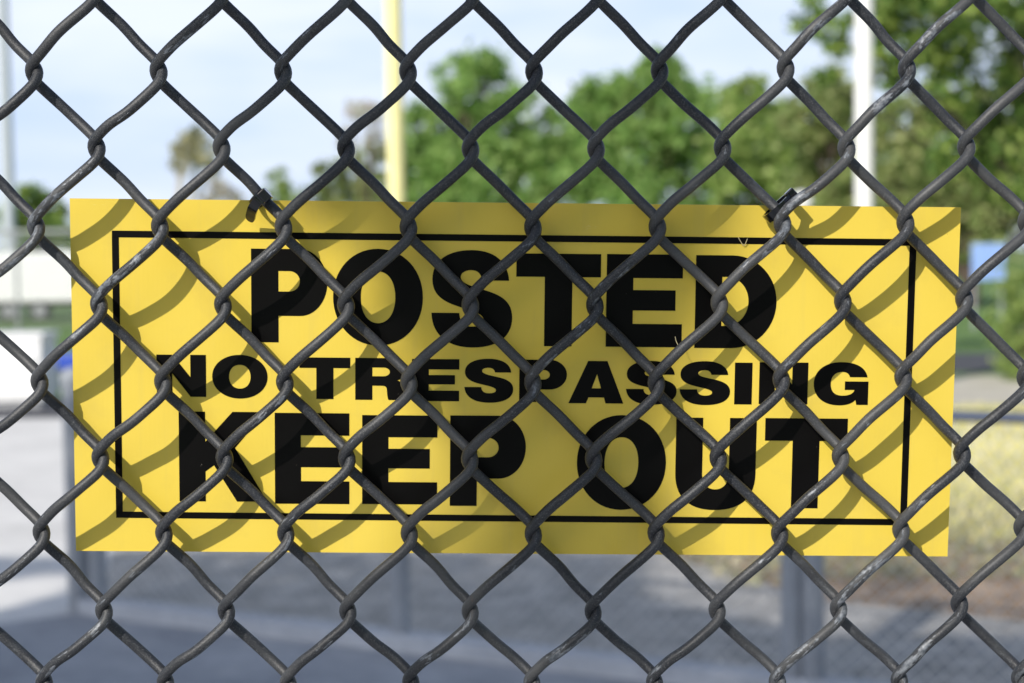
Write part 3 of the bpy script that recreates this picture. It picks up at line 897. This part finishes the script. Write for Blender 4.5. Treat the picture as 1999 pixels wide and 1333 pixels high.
tree('broadleaf_tree', [(1290,160,62),(1292,130,38),(1160,185,45),(1215,215,75),(1345,225,85),(1240,300,105),(1160,215,55),(1150,330,80),(1370,330,95),(1260,420,120)], 56, 16000, 0.32, L_GREEN,
     'green tree with a peaked top, right of the large rounded tree', trunk_r=0.26, seed=3, group=FARG)
tree('broadleaf_tree', [(1450,205,60),(1465,180,40),(1500,270,80),(1430,310,75),(1540,340,80),(1470,400,100)], 50, 9000, 0.28, L_GREEN2,
     'yellow-green tree between the peaked tree and the white pole', trunk_r=0.22, seed=4, group=FARG)
tree('broadleaf_tree', [(1620,300,80),(1600,390,90),(1575,235,60),(1690,350,70),(1630,190,65),(1670,250,60)], 44, 11500, 0.24, L_OLIVE,
     'olive tree with dry brownish leaves directly left of the white pole', trunk_r=0.1, seed=5, group=FARG)
tree('broadleaf_tree', [(1760,250,75),(1850,250,80),(1960,230,90),(1770,340,85),(1840,390,95),(1760,430,80),(1930,370,100),(2010,340,90),(2080,400,100),(1900,460,60)], 42, 17000, 0.24, L_OLIVE,
     'olive-green tree mass right of the white pole, behind the dark tree', trunk_r=0.2, seed=6, group=FARG)
tree('small_tree', [(722,225,32),(690,215,24),(735,275,30),(680,270,26)], 62, 620, 0.22, L_RED,
     'sparse reddish small tree just left of the yellow pole', trunk_r=0.08, seed=7, group=FARG, base_px=720)
tree('broadleaf_tree', [(640,345,42),(700,340,50),(740,370,50),(610,390,35),(680,410,70),(740,300,30)], 66, 4200, 0.28, L_OLIVE,
     'pale olive tree below the reddish tree, left of the yellow pole', trunk_r=0.14, seed=8, group=FARG)
tree('small_tree', [(545,352,28),(540,392,38),(570,410,30),(520,420,30)], 60, 2200, 0.2, L_GREEN2,
     'small yellow-green tree behind the left cable tie', trunk_r=0.1, seed=9, group=FARG)
tree('autumn_tree', [(362,285,34),(400,300,34),(350,320,26),(385,265,24),(415,330,18)], 60, 1150, 0.24, L_BROWN,
     'isolated brownish tree with a pale trunk above the left end of the sign', trunk_r=0.17, bark=M_PALEBARK, base_px=335, seed=10, group=FARG)
tree('small_tree', [(430,372,26),(455,392,26),(405,392,20)], 72, 600, 0.24, L_RED,
     'low greyish shrub-like tree right of the brownish tree', trunk_r=0.08, seed=11, group=FARG)
tree('evergreen_tree', [(60,385,34),(95,410,40),(35,425,40),(110,450,35),(60,460,50)], 62, 5200, 0.24, L_DARK,
     'dark green tree behind the pale light pole at the left edge', trunk_r=0.16, seed=12, group=FARG)
tree('broadleaf_tree', [(175,440,30),(150,470,40),(-60,420,60),(-140,440,60)], 66, 3000, 0.26, L_GREEN2,
     'low lighter green tree between the dark tree and the yellow sign', trunk_r=0.14, seed=13, group=FARG)
tree('leafy_tree', [(1800,40,120),(1940,60,130),(1855,190,75),(1960,240,110),(1730,130,55),(1640,60,60),(1580,25,50),(1870,300,85),(1965,380,45),(2080,150,140),(1760,-40,110),(1900,-80,150),(2050,330,90),(1610,150,25)], 20, 15500, 0.125, L_DARK,
     'tall dark leafy tree at the right with sky showing through its crown', trunk_r=0.17, base_px=2120, seed=14, shell=0.5, depth_jit=1.1, limb=0.22, bark=M_DARKBARK)
tree('round_bush', [(2010,560,70),(1995,640,80),(2040,690,85),(2060,580,70),(1985,700,55)], 18.4, 6500, 0.07, L_GREEN2,
     'round green bush at the right edge below the blue board', cat='bush', trunk_r=0.03, seed=15)
# distant wood closing the horizon, low enough to stay behind the sign
rng = np.random.default_rng(77)
pts = []
for i in range(70):
    x = -190 + i * 5.6 + rng.uniform(-1, 1); y = 120 + rng.uniform(-6, 6)
    h = 3.0 + 1.6 * rng.random() + (2.5 if x > -5 else 0)
    m = 260
    q = rng.normal(size=(m, 3)) * np.array([2.3, 1.8, h * 0.28]); q += np.array([x, y, h * 0.45])
    q[:, 2] = np.abs(q[:, 2]); pts.append(q)
wd = leaf_mesh('far_wood', np.concatenate(pts), 0.75, rng, L_OLIVE, None)
tag(wd, 'low distant line of woodland along the horizon', 'wood', kind='stuff')
# tufts of dry grass and fallen leaves in the bed behind the low fence
pts = []
for _ in range(9000):
    x = rng.uniform(-1.0, 4.6); y = rng.uniform(7.0, 9.6)
    pts.append((x, y, 0.012 + 0.03 * rng.random()))
pts = np.array([p for p in pts if (p[0] > 0.35 + (9.3 - p[1]) * 0.35 and p[1] > 7.3 - 0.0 * p[0])])
lt = leaf_mesh('fallen_leaves', pts, 0.06, rng, L_BROWN, None, up=1.5)
tag(lt, 'brown leaf litter scattered over the bed behind the low fence', 'leaves', kind='stuff')
def grass_blades(name, n, x0, x1, y0, y1, h, mat, label):
    P = np.stack([rng.uniform(x0, x1, n), rng.uniform(y0, y1, n), np.zeros(n)], 1)
    a = rng.uniform(0, math.tau, n); w = 0.012
    dx = np.stack([np.cos(a) * w, np.sin(a) * w, np.zeros(n)], 1)
    tip = P + np.stack([rng.normal(0, .03, n), rng.normal(0, .03, n), h * rng.uniform(.5, 1.2, n)], 1)
    V = np.stack([P - dx, P + dx, tip], 1).reshape(-1, 3)
    me = bpy.data.meshes.new(name)
    me.from_pydata(V.tolist(), [], np.arange(3 * n).reshape(-1, 3).tolist()); me.update()
    o = link(name, me, mat); tag(o, label, 'grass', kind='stuff'); return o
L_GRASS = foliage('grass_blades', (0.34, 0.35, 0.12), (0.56, 0.53, 0.24), (0.74, 0.67, 0.40), 0.3)
grass_blades('grass', 26000, 1.2, 6.5, 8.2, 15.2, 0.09, L_GRASS, 'yellowish grass behind the low fence at the right')

# ------------------------------------------------------------------ unseen trees beside the photographer, leaves placed to throw the shade
def shade_tree(name, base, targets, mat, size, label, seed, twig_every=40, limb=None):
    """targets: list of (point that lies in shade, leaf height range above it)"""
    rg = np.random.default_rng(seed); rr = random.Random(seed)
    root = empty(name, base); tag(root, label, 'tree', 'trees beside the camera')
    P = []
    for (q, t0, t1) in targets:
        t = rr.uniform(t0, t1)
        P.append(q - SUN * t)
    P = np.array([tuple(p) for p in P])
    leaf_mesh('crown', P + rg.normal(size=P.shape) * 0.004, size, rg, mat, root, up=0.2)
    b = MB(); top = Vector(P.mean(axis=0))
    basev = Vector(base)
    if limb:                              # upright trunk, then one limb reaching out to the spray of leaves
        up, fork = Vector(limb[0]), Vector(limb[1])
        b.tube([basev - Vector((0, 0, .1)), basev.lerp(up, .5), up], [0.16, 0.13, 0.09], 12)
        b.tube([up, up.lerp(fork, .5), fork], [0.05, 0.035, 0.02], 10)
    else:
        fork = basev.lerp(top, .55) + Vector((0, 0, .3))
        b.tube([basev - Vector((0, 0, .1)), basev.lerp(top, .3) + Vector((0, 0, .35)), fork], [0.16, 0.13, 0.10], 12)
    for i in range(0, len(P), max(1, len(P) // twig_every)):
        e = Vector(P[i]); m = (fork + e) / 2 + Vector((0, 0, .12))
        b.tube([fork, m, e], [0.012, 0.006, 0.002], 6)
    b.build('trunk', M_BARK, root)
    return root
# 1: added, unseen leaves placed so their shade crosses the middle of the sign
rr = random.Random(3); tg = []
def sign_shade(px, py):
    # edges of the shaded strip at this height
    cl = [(-200, 170, 1360), (0, 340, 1350), (250, 520, 1340), (400, 725, 1330), (600, 820, 1250), (750, 890, 1190), (900, 960, 1190), (1080, 1040, 1260), (1250, 1110, 1300)]
    for (y0, a0, b0), (y1, a1, b1) in zip(cl, cl[1:]):
        if y0 <= py <= y1:
            f = (py - y0) / (y1 - y0); a_, b_ = a0 + (a1 - a0) * f, b0 + (b1 - b0) * f
            if not (a_ < px < b_): return 0.0
            dens = 1.0 if py < 850 else 1.0 - 0.45 * min(1, (py - 850) / 200)
            return dens
    return 0.0
while len(tg) < 4600:
    px, py = rr.uniform(100, 1500), rr.uniform(-200, 1250)
    if rr.random() < sign_shade(px, py):
        tg.append((on_fence(px, py), 2.1, 3.1))
shade_tree('overhanging_tree', (-3.9, -4.6, 0), tg, L_GREEN, 0.05, 'slender tree behind the camera with a branch reaching towards the sign', 21, 24,
           ((-3.9, -4.5, 4.0), (-2.55, -3.4, 4.75)))
# 2: a spreading tree whose shade lies over the ground behind the low fence
tg = []
def ground_shade(px, py):
    if px < 150:
        if 1092 < py < 1118 + (0 if px > 60 else 12): return 1
        lo = 1198 - (px + 0) * 0.30
        return 1 if py > lo else 0
    if px < 1250:
        if py > 1150: return 1
        return 0.45 if py > 1082 else 0
    if px < 1560:
        edge = 1168 + (px - 1250) * 0.22
        return 1 if py > edge else 0.0
    if 1590 < px < 1800 and 1118 < py < 1160: return 0.12
    if py > 1245: return 0.9
    return 0.012
while len(tg) < 20000:
    x, y = rr.uniform(-3.6, 4.5), rr.uniform(3.7, 9.0)
    dv = Vector((x, y, 0)) - CAM
    c = ROT.transposed() @ dv
    px = 999.5 + F * c.x / -c.z; py = 666.5 - F * c.y / -c.z
    if rr.random() < ground_shade(px, py):
        tg.append((Vector((x, y, 0)), 8.0, 13.0))
shade_tree('spreading_tree', (-7.5, -4.5, 0), tg, L_GREEN, 0.16, 'spreading tree left of the camera, shading the ground by the low fence', 22, 60)

# unseen trees added behind the photographer to cut the sky light
for i, (x, y, h, r) in enumerate(((1.5, -12.5, 3.8, 2.1), (6.0, -11.0, 4.0, 2.2), (10.5, -8.0, 4.0, 2.3), (-3.2, -17.0, 4.4, 2.5), (3.0, -18.0, 5.2, 2.8), (13.0, -0.5, 4.0, 2.2))):
    rg = np.random.default_rng(40 + i)
    root = empty('broadleaf_tree', (x, y, 0))
    tag(root, ['rounded green tree directly behind the camera', 'green tree behind the camera and to its right', 'wide green tree far to the right behind the camera', 'tall green tree in the rear line, behind and left of the camera', 'tallest green tree in the rear line behind the camera', 'green tree beside the near fence, far to the right of the camera'][i], 'tree', 'row of trees behind the camera')
    bl = [(x, y, h, r), (x - r * .5, y, h * .7, r * .8), (x + r * .5, y, h * .75, r * .8), (x, y, h * .45, r * .8)]
    leaf_mesh('crown', crown_points(bl, 5000, rg), 0.30, rg, L_GREEN, root)
    b = MB(); b.tube([(x, y, -.1), (x + .1, y, h * .4), (x, y, h)], [.2, .15, .05], 10); b.build('trunk', M_BARK, root)
